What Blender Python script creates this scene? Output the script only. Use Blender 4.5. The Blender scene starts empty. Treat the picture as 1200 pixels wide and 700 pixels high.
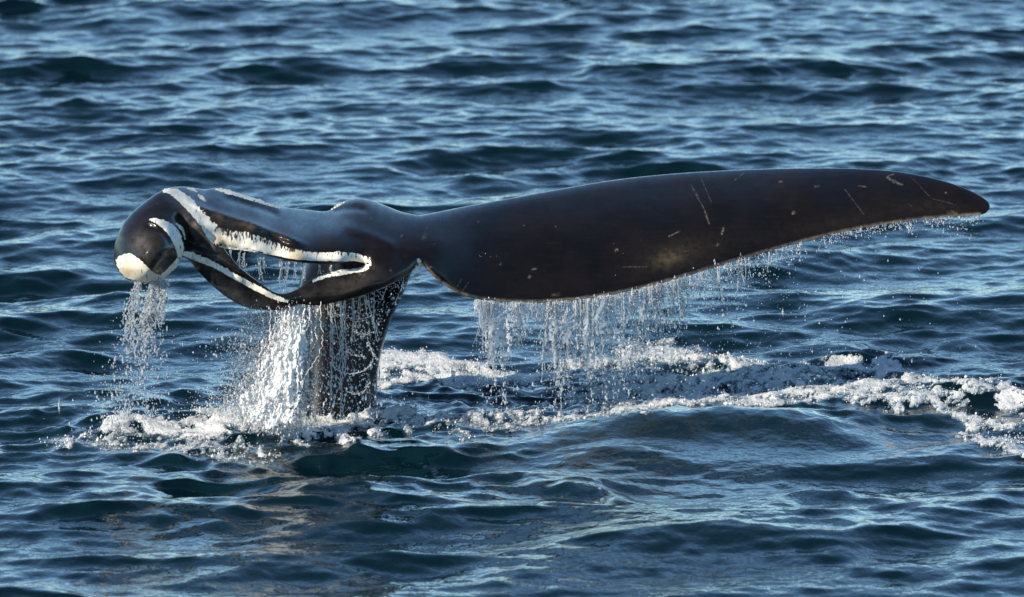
import bpy, math, random
import numpy as np
from mathutils import Vector, Matrix
from mathutils.geometry import delaunay_2d_cdt

random.seed(7)
rng = np.random.default_rng(11)
scene = bpy.context.scene
col = scene.collection

# ------------------------------------------------------------------ camera
F_PX = 12000.0                      # focal length in photo pixels (360 mm on 36 mm, 1200 px wide)
DIST = 60.0                         # slant distance camera -> waterline of the tail stock
PITCH = math.radians(8.33)
H_CAM = DIST * math.sin(math.radians(9.0))
CAM = np.array([0.0, -DIST * math.cos(math.radians(9.0)), H_CAM])
FWD = np.array([0.0, math.cos(PITCH), -math.sin(PITCH)])
UPV = np.array([0.0, math.sin(PITCH), math.cos(PITCH)])
RGT = np.array([1.0, 0.0, 0.0])
cam_d = bpy.data.cameras.new('camera')
cam_d.sensor_width = 36.0
cam_d.lens = 360.0
cam_d.clip_start = 1.0
cam_d.clip_end = 20000.0
cam_d.dof.use_dof = True
cam_d.dof.focus_distance = 60.0
cam_d.dof.aperture_fstop = 3.8
cam = bpy.data.objects.new('camera', cam_d)
cam.location = CAM
cam.rotation_euler = (math.pi / 2 - PITCH, 0, 0)
col.objects.link(cam)
scene.camera = cam

# ------------------------------------------------------------------ light
SUN_EL = math.radians(29)
SUN_AZ = math.atan2(-0.78, -0.62)   # compass angle from +Y towards +X : camera-left, behind the camera
sun_dir = Vector((math.sin(SUN_AZ) * math.cos(SUN_EL), math.cos(SUN_AZ) * math.cos(SUN_EL), math.sin(SUN_EL)))
world = bpy.data.worlds.new('World')
scene.world = world
world.use_nodes = True
wn = world.node_tree.nodes
wl = world.node_tree.links
sky = wn.new('ShaderNodeTexSky')
sky.sky_type = 'NISHITA'
sky.sun_disc = False
sky.sun_elevation = SUN_EL
sky.sun_rotation = SUN_AZ
sky.air_density = 0.65
sky.dust_density = 0.0
sky.ozone_density = 2.2
wn['Background'].inputs['Strength'].default_value = 0.15
tint = wn.new('ShaderNodeMix'); tint.data_type = 'RGBA'; tint.blend_type = 'MULTIPLY'
tint.inputs[0].default_value = 1.0
tint.inputs[7].default_value = (0.87, 1.02, 1.0, 1.0)      # slightly teal daylight, the same over the whole sky
wl.new(sky.outputs[0], tint.inputs[6])
wl.new(tint.outputs[2], wn['Background'].inputs['Color'])
sl = bpy.data.lights.new('sun', 'SUN')
sl.energy = 4.4
sl.angle = math.radians(0.5)
sl.color = (1.0, 0.90, 0.74)
so = bpy.data.objects.new('sun', sl)
so.rotation_euler = sun_dir.to_track_quat('Z', 'Y').to_euler()
so.location = (-20, -20, 20)
col.objects.link(so)
scene.view_settings.view_transform = 'Standard'
scene.view_settings.look = 'None'
scene.view_settings.exposure = 0.36
scene.view_settings.gamma = 1.0

# ------------------------------------------------------------------ helpers
def at(px, py, d):
    """point seen at photo pixel (px,py) at forward depth d (arrays allowed)"""
    px = np.asarray(px, float); py = np.asarray(py, float); d = np.asarray(d, float)
    return (CAM + d[..., None] * FWD + ((px - 600) / F_PX * d)[..., None] * RGT
            - ((py - 350) / F_PX * d)[..., None] * UPV)

def water_at(px, py):
    """point of the calm water plane seen at a photo pixel"""
    px = np.asarray(px, float); py = np.asarray(py, float)
    dirz = FWD[2] - (py - 350) / F_PX * UPV[2]
    d = -CAM[2] / dirz
    return at(px, py, d)

def ground_uv(x, y):
    """inverse of water_at for z = 0 : a plain map coordinate of the sea surface"""
    rel_y = y - CAM[1]; rel_z = -CAM[2]
    f = rel_y * FWD[1] + rel_z * FWD[2]
    u = rel_y * UPV[1] + rel_z * UPV[2]
    f = np.maximum(f, 1.0)
    return 600 + F_PX * x / f, 350 - F_PX * u / f

def new_mesh(name, verts, faces, mat=None, smooth=True, parent=None, origin=None, kind=None, label=None, cat=None):
    verts = np.asarray(verts, np.float32).reshape(-1, 3).copy()
    if origin is not None:
        verts -= np.asarray(origin, np.float32)
    faces = np.asarray(faces, np.int32)
    k = faces.shape[1]
    me = bpy.data.meshes.new(name)
    me.vertices.add(len(verts)); me.vertices.foreach_set('co', verts.ravel())
    me.loops.add(faces.size); me.loops.foreach_set('vertex_index', faces.ravel())
    me.polygons.add(len(faces))
    me.polygons.foreach_set('loop_start', np.arange(0, faces.size, k, dtype=np.int32))
    me.polygons.foreach_set('loop_total', np.full(len(faces), k, np.int32))
    if smooth:
        me.polygons.foreach_set('use_smooth', np.ones(len(faces), bool))
    me.update(calc_edges=True)
    me.validate()
    if mat: me.materials.append(mat)
    o = bpy.data.objects.new(name, me)
    col.objects.link(o)
    if origin is not None:
        o.location = origin
    if parent is not None:
        o.parent = parent
        o.location = (0, 0, 0)
    if kind: o['kind'] = kind
    if label: o['label'] = label
    if cat: o['category'] = cat
    return o

def attr(o, name, arr):
    a = o.data.attributes.new(name, 'FLOAT', 'POINT')
    a.data.foreach_set('value', np.asarray(arr, np.float32).ravel())

def attr_vec(o, name, arr):
    a = o.data.attributes.new(name, 'FLOAT_VECTOR', 'POINT')
    a.data.foreach_set('vector', np.asarray(arr, np.float32).ravel())

def _hash(ix, iy, seed):
    h = (ix.astype(np.uint32) * np.uint32(374761393) + iy.astype(np.uint32) * np.uint32(668265263)
         + np.uint32((seed * 2246822519) & 0xffffffff))
    h = (h ^ (h >> np.uint32(13))) * np.uint32(1274126177)
    h = h ^ (h >> np.uint32(16))
    return (h & np.uint32(0xffff)).astype(np.float32) / 65535.0

def vnoise(x, y, seed=0):
    x = np.asarray(x, np.float64); y = np.asarray(y, np.float64)
    ix = np.floor(x).astype(np.int64); iy = np.floor(y).astype(np.int64)
    fx = (x - ix).astype(np.float32); fy = (y - iy).astype(np.float32)
    fx = fx * fx * (3 - 2 * fx); fy = fy * fy * (3 - 2 * fy)
    a = _hash(ix, iy, seed); b = _hash(ix + 1, iy, seed)
    c = _hash(ix, iy + 1, seed); d = _hash(ix + 1, iy + 1, seed)
    return (a + (b - a) * fx) * (1 - fy) + (c + (d - c) * fx) * fy

def fbm(x, y, seed=0, oct=4, gain=0.5):
    s = 0; a = 1.0; n = 0
    for i in range(oct):
        s = s + a * vnoise(x * 1.93 ** i + 17.3 * i, y * 1.93 ** i - 9.1 * i, seed + i * 31)
        n += a; a *= gain
        x, y = 0.80 * x - 0.60 * y, 0.60 * x + 0.80 * y          # turn each octave so that no lattice shows
    return s / n

def seg_dist(px, py, poly):
    """distance and running parameter of points to a polyline"""
    best = np.full(px.shape, 1e9, np.float32); par = np.zeros(px.shape, np.float32)
    for i in range(len(poly) - 1):
        ax, ay = poly[i][:2]; bx, by = poly[i + 1][:2]
        dx, dy = bx - ax, by - ay
        L = dx * dx + dy * dy + 1e-9
        t = np.clip(((px - ax) * dx + (py - ay) * dy) / L, 0, 1)
        d = np.hypot(px - ax - t * dx, py - ay - t * dy)
        m = d < best
        best = np.where(m, d, best); par = np.where(m, i + t, par)
    return best, par

def spline(pts, n, closed=False):
    """Catmull-Rom resampling of a polyline (any dimension)"""
    P = np.asarray(pts, float)
    if closed: P = np.vstack([P[-1], P, P[0], P[1]])
    else: P = np.vstack([2 * P[0] - P[1], P, 2 * P[-1] - P[-2]])
    k = len(P) - 3
    out = []
    for q in np.linspace(0, k, n, endpoint=not closed):
        i = min(int(q), k - 1); t = q - i
        p0, p1, p2, p3 = P[i:i + 4]
        out.append(0.5 * (2 * p1 + (p2 - p0) * t + (2 * p0 - 5 * p1 + 4 * p2 - p3) * t * t
                          + (3 * p1 - p0 - 3 * p2 + p3) * t ** 3))
    return np.array(out)

def in_poly(x, y, poly):
    P = np.asarray(poly, float); inside = np.zeros(x.shape, bool)
    x1, y1 = P[-1]
    for x2, y2 in P:
        c = ((y1 > y) != (y2 > y)) & (x < (x2 - x1) * (y - y1) / ((y2 - y1) if y2 != y1 else 1e-9) + x1)
        inside ^= c
        x1, y1 = x2, y2
    return inside

class TPS:
    def __init__(s, pts, reg=0.02):
        P = np.asarray(pts, float); s.X = P[:, :2] / 100; v = P[:, 2]; n = len(P)
        K = s.phi(s.X, s.X) + reg * np.eye(n)
        Q = np.hstack([np.ones((n, 1)), s.X])
        A = np.block([[K, Q], [Q.T, np.zeros((3, 3))]])
        s.w = np.linalg.solve(A, np.concatenate([v, np.zeros(3)]))
    @staticmethod
    def phi(a, b):
        r2 = ((a[:, None, :] - b[None]) ** 2).sum(-1)
        return 0.5 * r2 * np.log(r2 + 1e-12)
    def __call__(s, x, y):
        q = np.stack([np.ravel(x), np.ravel(y)], 1) / 100
        n = len(s.X)
        out = s.phi(q, s.X) @ s.w[:n] + s.w[n] + q @ s.w[n + 1:]
        return out.reshape(np.shape(x))

class N:
    """tiny node-tree builder"""
    def __init__(s, name):
        s.m = bpy.data.materials.new(name); s.m.use_nodes = True
        s.t = s.m.node_tree; s.b = s.t.nodes['Principled BSDF']; s.out = s.t.nodes['Material Output']
    def n(s, typ, **k):
        x = s.t.nodes.new(typ)
        for a, v in k.items(): setattr(x, a, v)
        return x
    def l(s, a, b): s.t.links.new(a, b)
    def put(s, sock, v):
        if isinstance(v, bpy.types.NodeSocket): s.l(v, sock)
        else: sock.default_value = v
    def math(s, op, a, b=0.0, c=0.0, clamp=False):
        x = s.n('ShaderNodeMath', operation=op, use_clamp=clamp)
        s.put(x.inputs[0], a); s.put(x.inputs[1], b); s.put(x.inputs[2], c)
        return x.outputs[0]
    def mixc(s, f, a, b):
        x = s.n('ShaderNodeMix', data_type='RGBA')
        s.put(x.inputs[0], f); s.put(x.inputs[6], a); s.put(x.inputs[7], b)
        return x.outputs[2]
    def ramp(s, f, lo, hi, a=0.0, b=1.0):
        x = s.n('ShaderNodeMapRange', interpolation_type='SMOOTHSTEP')
        s.put(x.inputs[0], f); x.inputs[1].default_value = lo; x.inputs[2].default_value = hi
        x.inputs[3].default_value = a; x.inputs[4].default_value = b
        return x.outputs[0]
    def attr(s, name, vec=False):
        x = s.n('ShaderNodeAttribute', attribute_name=name)
        return x.outputs['Vector'] if vec else x.outputs['Fac']
    def noise(s, vec, scale, detail=4.0, rough=0.55, dist=0.0):
        x = s.n('ShaderNodeTexNoise')
        if vec is not None: s.l(vec, x.inputs['Vector'])
        x.inputs['Scale'].default_value = scale; x.inputs['Detail'].default_value = detail
        x.inputs['Roughness'].default_value = rough; x.inputs['Distortion'].default_value = dist
        return x.outputs['Fac']
    def pos(s): return s.n('ShaderNodeNewGeometry').outputs['Position']
    def mapping(s, vec, scale=(1, 1, 1), rot=(0, 0, 0)):
        x = s.n('ShaderNodeMapping'); s.l(vec, x.inputs[0])
        x.inputs['Scale'].default_value = scale; x.inputs['Rotation'].default_value = rot
        return x.outputs[0]
    def bump(s, h, strength, dist=0.01):
        x = s.n('ShaderNodeBump'); s.l(h, x.inputs['Height'])
        x.inputs['Strength'].default_value = strength; x.inputs['Distance'].default_value = dist
        s.l(x.outputs[0], s.b.inputs['Normal'])

def rgb(r, g, b): return (r, g, b, 1.0)

# ------------------------------------------------------------------ materials
m = N('sea_water')
p = m.pos()
n1 = m.noise(m.mapping(p, (9, 5, 9)), 1.0, 3.0, 0.55)
n2 = m.noise(m.mapping(p, (26, 15, 26), (0, 0, 0.4)), 1.0, 2.0, 0.5)
m.bump(m.math('ADD', n1, m.math('MULTIPLY', n2, 0.35)), 0.5, 0.02)
aer = m.attr('aerated')
m.l(m.mixc(m.math('MINIMUM', aer, 1.0), rgb(0.0012, 0.0105, 0.0140), rgb(0.10, 0.135, 0.15)), m.b.inputs['Base Color'])
m.b.inputs['Roughness'].default_value = 0.07
m.b.inputs['IOR'].default_value = 1.333
M_SEA = m.m

m = N('foam')
p = m.pos()
f1 = m.noise(m.mapping(p, (40, 22, 40)), 1.0, 4.0, 0.65)
f2 = m.noise(p, 9.0, 3.0, 0.6)
f3 = m.noise(m.mapping(p, (75, 30, 75)), 1.0, 4.0, 0.7)
c = m.mixc(m.ramp(f2, 0.3, 0.7), rgb(0.56, 0.58, 0.58), rgb(0.80, 0.79, 0.75))
cov = m.math('ADD', m.math('MULTIPLY', m.attr('cover'), 1.5), m.math('MULTIPLY', m.math('SUBTRACT', f3, 0.5), 3.0))
m.l(m.mixc(m.ramp(cov, 0.10, 0.75), rgb(0.10, 0.15, 0.18), c), m.b.inputs['Base Color'])
m.b.inputs['Roughness'].default_value = 0.6
m.b.inputs['Specular IOR Level'].default_value = 0.15
m.bump(f1, 0.9, 0.02)
M_FOAM = m.m

m = N('water_drops')
m.b.inputs['Base Color'].default_value = rgb(0.90, 0.93, 0.95)
m.b.inputs['Roughness'].default_value = 0.12
m.b.inputs['IOR'].default_value = 1.333
m.b.inputs['Transmission Weight'].default_value = 0.68
M_DROP = m.m

m = N('white_water')
m.b.inputs['Base Color'].default_value = rgb(0.86, 0.87, 0.86)
m.b.inputs['Roughness'].default_value = 0.35
m.b.inputs['Transmission Weight'].default_value = 0.15
M_WHITE = m.m

m = N('foam_fleck')
m.b.inputs['Base Color'].default_value = rgb(0.82, 0.82, 0.80)
m.b.inputs['Roughness'].default_value = 0.4
M_FLECK = m.m

m = N('scar_tissue')
sv = m.attr('surf', True)
s1 = m.noise(m.mapping(sv, (38, 9, 1), (0, 0, 0.12)), 1.0, 4.0, 0.65)
s2 = m.noise(sv, 9.0, 3.0, 0.6)
s3 = m.noise(sv, 3.5, 2.0, 0.5)
c = m.mixc(m.ramp(s2, 0.35, 0.7), rgb(0.90, 0.87, 0.78), rgb(0.80, 0.73, 0.56))
s4 = m.noise(m.mapping(sv, (55, 30, 1)), 1.0, 4.0, 0.65)
s5 = m.noise(m.mapping(sv, (42, 10, 1), (0, 0, 0.10)), 1.0, 3.0, 0.6)
edge = m.math('SUBTRACT', 1.0, m.math('MINIMUM', m.math('DIVIDE', m.attr('inset'), 2.6), 1.0))
brk = m.math('ADD', m.math('MULTIPLY', edge, 0.30), m.math('MULTIPLY', m.math('SUBTRACT', s4, 0.5), 1.2))
brk = m.math('MAXIMUM', brk, m.math('ADD', m.math('MULTIPLY', m.attr('upper'), 0.42), m.math('MULTIPLY', m.math('SUBTRACT', s5, 0.5), 2.4)))
c = m.mixc(m.math('MULTIPLY', m.ramp(s1, 0.58, 0.70), 0.5), c, rgb(0.30, 0.22, 0.14))
c = m.mixc(m.ramp(brk, 0.28, 0.44), c, rgb(0.022, 0.015, 0.012))
c = m.mixc(m.math('MULTIPLY', m.attr('yellow'), 0.55), c, rgb(0.62, 0.36, 0.08))
m.l(c, m.b.inputs['Base Color'])
m.b.inputs['Roughness'].default_value = 0.5
m.bump(s1, 0.15, 0.005)
M_SCAR = m.m

# skin with the scratches and nicks the photograph shows, laid out on the skin's own map
SCRATCH = [  # x0,y0,x1,y1,half width,strength
    (812, 222, 824, 243, .8, .42), (824, 243, 831, 262, 1.1, .6), (821, 208, 834, 238, .7, .30), (810, 217, 818, 230, .7, .35),
    (784, 277, 797, 271, 1.0, .8), (990, 222, 1012, 251, .6, .45), (1067, 207, 1092, 233, .5, .4),
    (1092, 233, 1120, 240, .5, .35), (1040, 208, 1050, 214, 1.6, .9), (1048, 214, 1057, 216, 1.5, .8),
    (1041, 206, 1048, 204, .8, .6), (846, 274, 848, 267, 1.4, .95), (722, 294, 723, 293, 1.8, .9),
    (840, 288, 842, 286, 1.3, .9), (803, 295, 806, 294, 1.0, .6), (929, 250, 931, 249, 1.8, .9),
    (730, 313, 758, 313, .7, .4), (620, 325, 621, 324, 1.8, .7), (586, 310, 587, 309, 1.2, .6),
    (624, 316, 628, 315, 1.3, .6), (536, 336, 541, 327, .8, .40), (543, 340, 549, 331, .8, .38),
    (860, 212, 872, 203, .6, .4), (913, 213, 916, 213, 1.3, .6),
    (955, 219, 960, 218, 1.2, .6), (1006, 218, 1014, 219, 1.0, .5), (1108, 226, 1109, 226, 1.2, .6),
    (1112, 249, 1120, 250, 2.4, .5), (497, 279, 498, 276, 3.0, .22), (508, 287, 509, 286, 1.2, .5),
    (500, 268, 507, 256, .8, .3), (497, 316, 506, 313, 1.4, .6), (648, 346, 655, 345, 2.0, .35),
    (560, 260, 561, 260, 1.2, .4), (700, 350, 704, 349, 1.4, .5), (470, 277, 471, 276, 1.1, .5),
    (457, 316, 458, 317, 1.2, .5), (419, 318, 422, 322, 1.6, .35), (424, 325, 428, 322, 1.0, .35),
]
m = N('whale_skin')
sv = m.attr('surf', True)
k1 = m.noise(sv, 2.2, 5.0, 0.6)
k2 = m.noise(sv, 14.0, 4.0, 0.65)
k3 = m.noise(m.mapping(sv, (3, 22, 1), (0, 0, 0.2)), 1.0, 3.0, 0.6)
c = m.mixc(m.ramp(k1, 0.3, 0.72), rgb(0.0066, 0.0052, 0.0051), rgb(0.0130, 0.0092, 0.0080))
c = m.mixc(m.math('MULTIPLY', m.ramp(k3, 0.5, 0.8), 0.35), c, rgb(0.028, 0.0185, 0.015))
g = m.math('MULTIPLY', m.attr('grey'), m.ramp(k2, 0.25, 0.75, 0.25, 1.0))
c = m.mixc(g, c, rgb(0.19, 0.165, 0.14))
tn = m.math('MULTIPLY', m.attr('tan'), m.ramp(k2, 0.3, 0.7, 0.3, 1.0))
c = m.mixc(tn, c, rgb(0.19, 0.135, 0.07))
c = m.mixc(m.attr('front'), rgb(0.0058, 0.0055, 0.0058), c)  # sunlit brown painted into the camera-side skin; stock and back keep plain black
rim = m.math('MULTIPLY', m.attr('rim'), m.ramp(k2, 0.35, 0.6, 0.35, 1.0))
c = m.mixc(rim, c, rgb(0.30, 0.23, 0.17))
uw = m.n('ShaderNodeVectorMath', operation='SCALE'); m.l(sv, uw.inputs[0]); uw.inputs['Scale'].default_value = 100.0
tot = None
for (x0, y0, x1, y1, hw, st) in SCRATCH:
    a = m.n('ShaderNodeVectorMath', operation='SUBTRACT'); m.l(uw.outputs[0], a.inputs[0]); a.inputs[1].default_value = (x0, y0, 0)
    dt = m.n('ShaderNodeVectorMath', operation='DOT_PRODUCT'); m.l(a.outputs[0], dt.inputs[0])
    L = (x1 - x0) ** 2 + (y1 - y0) ** 2
    dt.inputs[1].default_value = ((x1 - x0) / L, (y1 - y0) / L, 0)
    t = m.math('ADD', dt.outputs['Value'], 0.0, clamp=True)
    q = m.n('ShaderNodeVectorMath', operation='SCALE'); q.inputs[0].default_value = (x1 - x0, y1 - y0, 0); m.l(t, q.inputs['Scale'])
    e = m.n('ShaderNodeVectorMath', operation='DISTANCE'); m.l(a.outputs[0], e.inputs[0]); m.l(q.outputs[0], e.inputs[1])
    v = m.ramp(e.outputs['Value'], hw * 0.1, hw * 1.5, st * 0.36, 0.0)
    tot = v if tot is None else m.math('MAXIMUM', tot, v)
front = m.attr('front')
tot = m.math('MULTIPLY', m.math('MULTIPLY', tot, front), m.ramp(m.noise(sv, 30.0, 2.0, 0.6), 0.38, 0.6, 0.12, 1.0))
spk = m.n('ShaderNodeTexVoronoi'); m.l(sv, spk.inputs['Vector']); spk.inputs['Scale'].default_value = 7.0
spd = m.math('MULTIPLY', m.ramp(spk.outputs['Distance'], 0.03, 0.07, 1.0, 0.0), m.ramp(k1, 0.5, 0.6))
tot = m.math('MAXIMUM', tot, m.math('MULTIPLY', spd, 0.25))
c = m.mixc(tot, c, rgb(0.55, 0.48, 0.40))
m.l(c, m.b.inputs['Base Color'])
m.l(m.ramp(k2, 0.2, 0.8, 0.24, 0.42), m.b.inputs['Roughness'])
m.b.inputs['IOR'].default_value = 1.34
m.b.inputs['Specular IOR Level'].default_value = 0.22
m.b.inputs['Coat Weight'].default_value = 0.45
m.b.inputs['Coat Roughness'].default_value = 0.09
m.b.inputs['Coat IOR'].default_value = 1.333
m.bump(m.math('ADD', k2, m.math('MULTIPLY', k3, 0.6)), 0.16, 0.012)
M_SKIN = m.m

# ------------------------------------------------------------------ sea
def axis(core0, core1, step, far0, far1, growth=1.09):
    c = list(np.arange(core0, core1 + step / 2, step))
    s = step; a = c[0]; left = []
    while a > far0:
        s *= growth; a -= s; left.append(a)
    s = step; b = c[-1]; right = []
    while b < far1:
        s *= growth; b += s; right.append(b)
    return np.array(left[::-1] + c + right)

gx = axis(-5.4, 5.4, 0.0135, -4000, 4000)
gy = axis(-9.0, 24.0, 0.040, -4000, 4000)
nx, ny = len(gx), len(gy)
spx = np.gradient(gx); spy = np.gradient(gy)

def wave_bank(nw, lam0, lam1, rms_slope, spread, mean_dir, tilt, seed, split=0.0):
    r = np.random.default_rng(seed)
    lam = np.exp(r.uniform(math.log(lam0), math.log(lam1), nw))
    k = 2 * np.pi / lam
    th = mean_dir + r.normal(0, spread, nw) + split * np.where(r.uniform(size=nw) < 0.5, 1, -1)
    wgt = (lam / math.sqrt(lam0 * lam1)) ** tilt
    sl = wgt * rms_slope * math.sqrt(2.0 / nw) / math.sqrt((wgt ** 2).mean())
    return k, k * np.cos(th), k * np.sin(th), sl / k, r.uniform(0, 2 * np.pi, nw)

def eval_bank(bank, chop):
    k, kx, ky, A, ph = bank
    lam = 2 * np.pi / k
    fx = np.clip(lam[:, None] / (3.0 * spx[None]) - 0.4, 0, 1)
    fy = np.clip(lam[:, None] / (3.0 * spy[None]) - 0.4, 0, 1)
    Ex = (np.exp(1j * kx[:, None] * gx[None]) * fx).astype(np.complex64)
    Ey = (np.exp(1j * (ky[:, None] * gy[None] + ph[:, None])) * fy).astype(np.complex64)
    Z = (Ey * A[:, None].astype(np.float32)).T @ Ex
    Dx = (Ey * (A * kx / k)[:, None].astype(np.float32)).T @ Ex
    Dy = (Ey * (A * ky / k)[:, None].astype(np.float32)).T @ Ex
    return Z.real, -chop * Dx.imag, -chop * Dy.imag

MD = math.radians(-82)
Z1, X1, Y1 = eval_bank(wave_bank(160, 1.4, 4.5, 0.058, 0.40, MD, -0.1, 3, 0.42), 1.1)
Z2, X2, Y2 = eval_bank(wave_bank(460, 0.34, 1.4, 0.106, 0.50, MD + 0.1, 0.1, 4, 0.55), 1.1)
Z3, X3, Y3 = eval_bank(wave_bank(500, 0.13, 0.40, 0.085, 1.0, MD - 0.1, 0.15, 5), 0.9)

GX, GY = np.meshgrid(gx.astype(np.float32), gy.astype(np.float32))
U, V = ground_uv(GX.astype(np.float64), GY.astype(np.float64))
core = (np.abs(GX) < 5.5) & (GY > -9.1) & (GY < 24.2)

def gauss(cx, cy, sx, sy):
    return np.exp(-0.5 * (((U - cx) / sx) ** 2 + ((V - cy) / sy) ** 2))

def smooth01(x, a, b):
    t = np.clip((x - a) / (b - a), 0, 1)
    return t * t * (3 - 2 * t)

gust = 0.65 + 0.7 * fbm(GX / 1.9, GY / 3.2, 5, 3)
slick = np.clip(gauss(880, 525, 190, 22) + 0.8 * gauss(700, 505, 90, 12), 0, 1) * core
front = gauss(330, 550, 190, 36) * core
wake = np.clip(gauss(620, 470, 260, 26) + gauss(1000, 452, 170, 26) + gauss(300, 500, 200, 22), 0, 1) * core
grp2 = np.clip(0.2 + 1.6 * fbm(GX / 1.3 + 5, GY / 2.6, 8, 2), 0.35, 1.7)
grp1 = np.clip(0.2 + 1.6 * fbm(GX / 2.6 - 3, GY / 5.0, 9, 2), 0.35, 1.6)
a2 = grp2 * (1 - 0.72 * slick) * (1 + 0.25 * wake + 0.7 * front)
a3 = gust * (1 - 0.75 * slick) * (1 + 0.9 * wake + 1.1 * front)
a1 = grp1 * (1 - 0.40 * slick - 0.15 * wake)
WX = GX + a1 * X1 + a2 * X2 + a3 * X3
WY = GY + a1 * (Y1 - 1.3 * Z1) + a2 * (Y2 - 1.8 * Z2) + a3 * (Y3 - 1.0 * Z3)   # crests lean towards the viewer, downwind
WZ = a1 * Z1 + a2 * Z2 + a3 * Z3

# swells and ridges left by the tail stroke (map position, half thickness, height in metres)
RIDGE = [
    ([(570, 522), (680, 510), (760, 502), (850, 499), (930, 502), (1010, 511), (1100, 526)], 13, 0.125),
    ([(650, 465), (720, 452), (800, 448), (880, 444), (960, 436), (1050, 434)], 7, 0.055),
    ([(720, 430), (780, 418), (850, 424), (900, 432)], 6, 0.045),
    ([(960, 470), (1020, 458), (1080, 462)], 6, 0.05),
    ([(110, 506), (160, 502), (220, 508)], 4, 0.035),
    ([(450, 436), (520, 432), (580, 446)], 8, 0.03),
    ([(620, 545), (720, 528), (820, 538)], 8, 0.05),
    ([(1080, 530), (1160, 520), (1200, 522)], 8, 0.05),
    ([(640, 575), (700, 572), (760, 590)], 8, 0.07),
    ([(900, 578), (1000, 585), (1090, 592)], 8, 0.06),
]
for poly, hw, hgt in RIDGE:
    d, pr_ = seg_dist(U, V, poly)
    pr_ = pr_ / (len(poly) - 1); hgt = hgt * smooth01(pr_, 0, .35) * smooth01(1 - pr_, 0, .35)
    WZ += np.where(core, 0.75 * hgt * np.exp(-(d / hw) ** 2), 0)
# churned water
ch = fbm(GX / 0.16, GY / 0.30, 21, 4, 0.6) - 0.5
WZ += wake * 0.055 * ch

# foam density on the map
FOAM = [  # polyline, half width, strength, group
    ([(116, 500), (150, 497), (190, 503), (232, 506), (262, 500)], 8, 1.15, 0),
    ([(50, 516), (120, 514), (200, 520), (290, 524)], 8, 0.52, 0),
    ([(225, 526), (270, 531), (315, 533)], 8, 0.46, 0),
    ([(240, 492), (290, 495), (350, 500), (400, 500)], 11, 1.1, 1),
    ([(300, 506), (350, 514), (385, 512), (412, 519)], 5, 0.85, 1),
    ([(385, 497), (425, 491), (455, 480), (470, 484), (495, 486)], 6, 0.98, 1),
    ([(430, 500), (520, 496), (640, 482)], 6, 0.62, 1),
    ([(395, 500), (440, 496), (470, 490)], 5, 0.8, 1), ([(400, 507), (450, 508)], 4, 0.72, 1),
    ([(500, 512), (560, 506), (600, 508)], 3, 0.5, 1),
    ([(440, 424), (490, 421), (540, 428), (600, 442)], 9, 1.05, 2),
    ([(440, 446), (500, 443), (570, 448)], 9, 0.95, 2),
    ([(600, 446), (650, 434), (690, 426)], 5, 0.7, 3),
    ([(700, 424), (740, 412), (790, 413), (840, 424), (890, 432)], 11, 0.76, 3),
    ([(668, 474), (700, 459), (750, 451), (820, 452), (870, 442), (930, 437), (990, 428), (1062, 430)], 11, 0.76, 3),
    ([(680, 466), (720, 462), (780, 458)], 7, 0.85, 3),
    ([(735, 489), (800, 477), (850, 472), (940, 467), (1000, 460), (1040, 456)], 11, 0.88, 3),
    ([(860, 457), (940, 452), (1020, 446)], 7, 0.66, 3), ([(1000, 472), (1060, 480), (1130, 478)], 6, 0.62, 3),
    ([(985, 424), (1005, 422)], 6, 1.25, 3), ([(1035, 424), (1056, 428)], 6, 1.25, 3),
    ([(1060, 432), (1090, 450), (1130, 460), (1168, 468), (1215, 474)], 8.5, 0.76, 3),
    ([(1078, 448), (1095, 452)], 5, 1.2, 3),
    ([(1060, 470), (1110, 484), (1150, 494), (1210, 496)], 6.5, 0.68, 3),
    ([(1165, 516), (1190, 524), (1215, 545)], 10, 0.92, 4),
    ([(1130, 505), (1180, 512)], 3, 0.7, 4),
    ([(700, 585), (716, 580)], 3, 0.40, 5), ([(955, 586), (968, 590)], 2.5, 0.42, 5),
    ([(740, 608), (765, 613)], 2, 0.38, 5), 
    ([(690, 474), (850, 460), (1010, 446), (1090, 462)], 14, 0.42, 3), ([(600, 448), (700, 436), (860, 434)], 9, 0.38, 3),
    ([(510, 500), (640, 492), (720, 496)], 4, 0.5, 1),
]
wob2 = (fbm(U / 20 + 7, V / 7, 43, 3) - 0.5)
dens = np.zeros_like(GX); grp = np.full(GX.shape, -1, np.int8)
wob = (fbm(U / 26, V / 9, 41, 3) - 0.5)
for poly, hw, st, gi in FOAM:
    d, _ = seg_dist(U + wob * 55, V + wob2 * 22, poly)
    f = st * (1 - smooth01(d, hw * 0.25, hw * 1.7))
    m_ = f > dens
    dens = np.where(m_, f, dens); grp = np.where(m_, gi, grp)
dens = np.where(core, dens, 0)
lace = fbm(U / 9.0, V / 3.2, 77, 4, 0.6)
rdg = 1 - np.abs(2 * fbm(U / 15.0, V / 5.0, 99, 3, 0.55) - 1)
fine = fbm(U / 3.5, V / 1.5, 131, 3, 0.6)
mask = dens + (1.45 * (lace - 0.5) + 0.55 * (rdg - 0.62) + 1.05 * (fine - 0.5)) * smooth01(dens, 0.02, 0.3)
TH = 0.51
aer = np.clip(dens * (lace - 0.2) * 1.4 - 0.08, 0, 1) * 0.40
idx = np.arange(nx * ny, dtype=np.int32).reshape(ny, nx)
quads = np.stack([idx[:-1, :-1], idx[:-1, 1:], idx[1:, 1:], idx[1:, :-1]], -1).reshape(-1, 4)
sea = new_mesh('sea', np.stack([WX, WY, WZ], -1), quads, M_SEA, kind='structure',
               label='dark blue choppy sea with small wind waves all around the tail')
attr(sea, 'aerated', aer)

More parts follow.
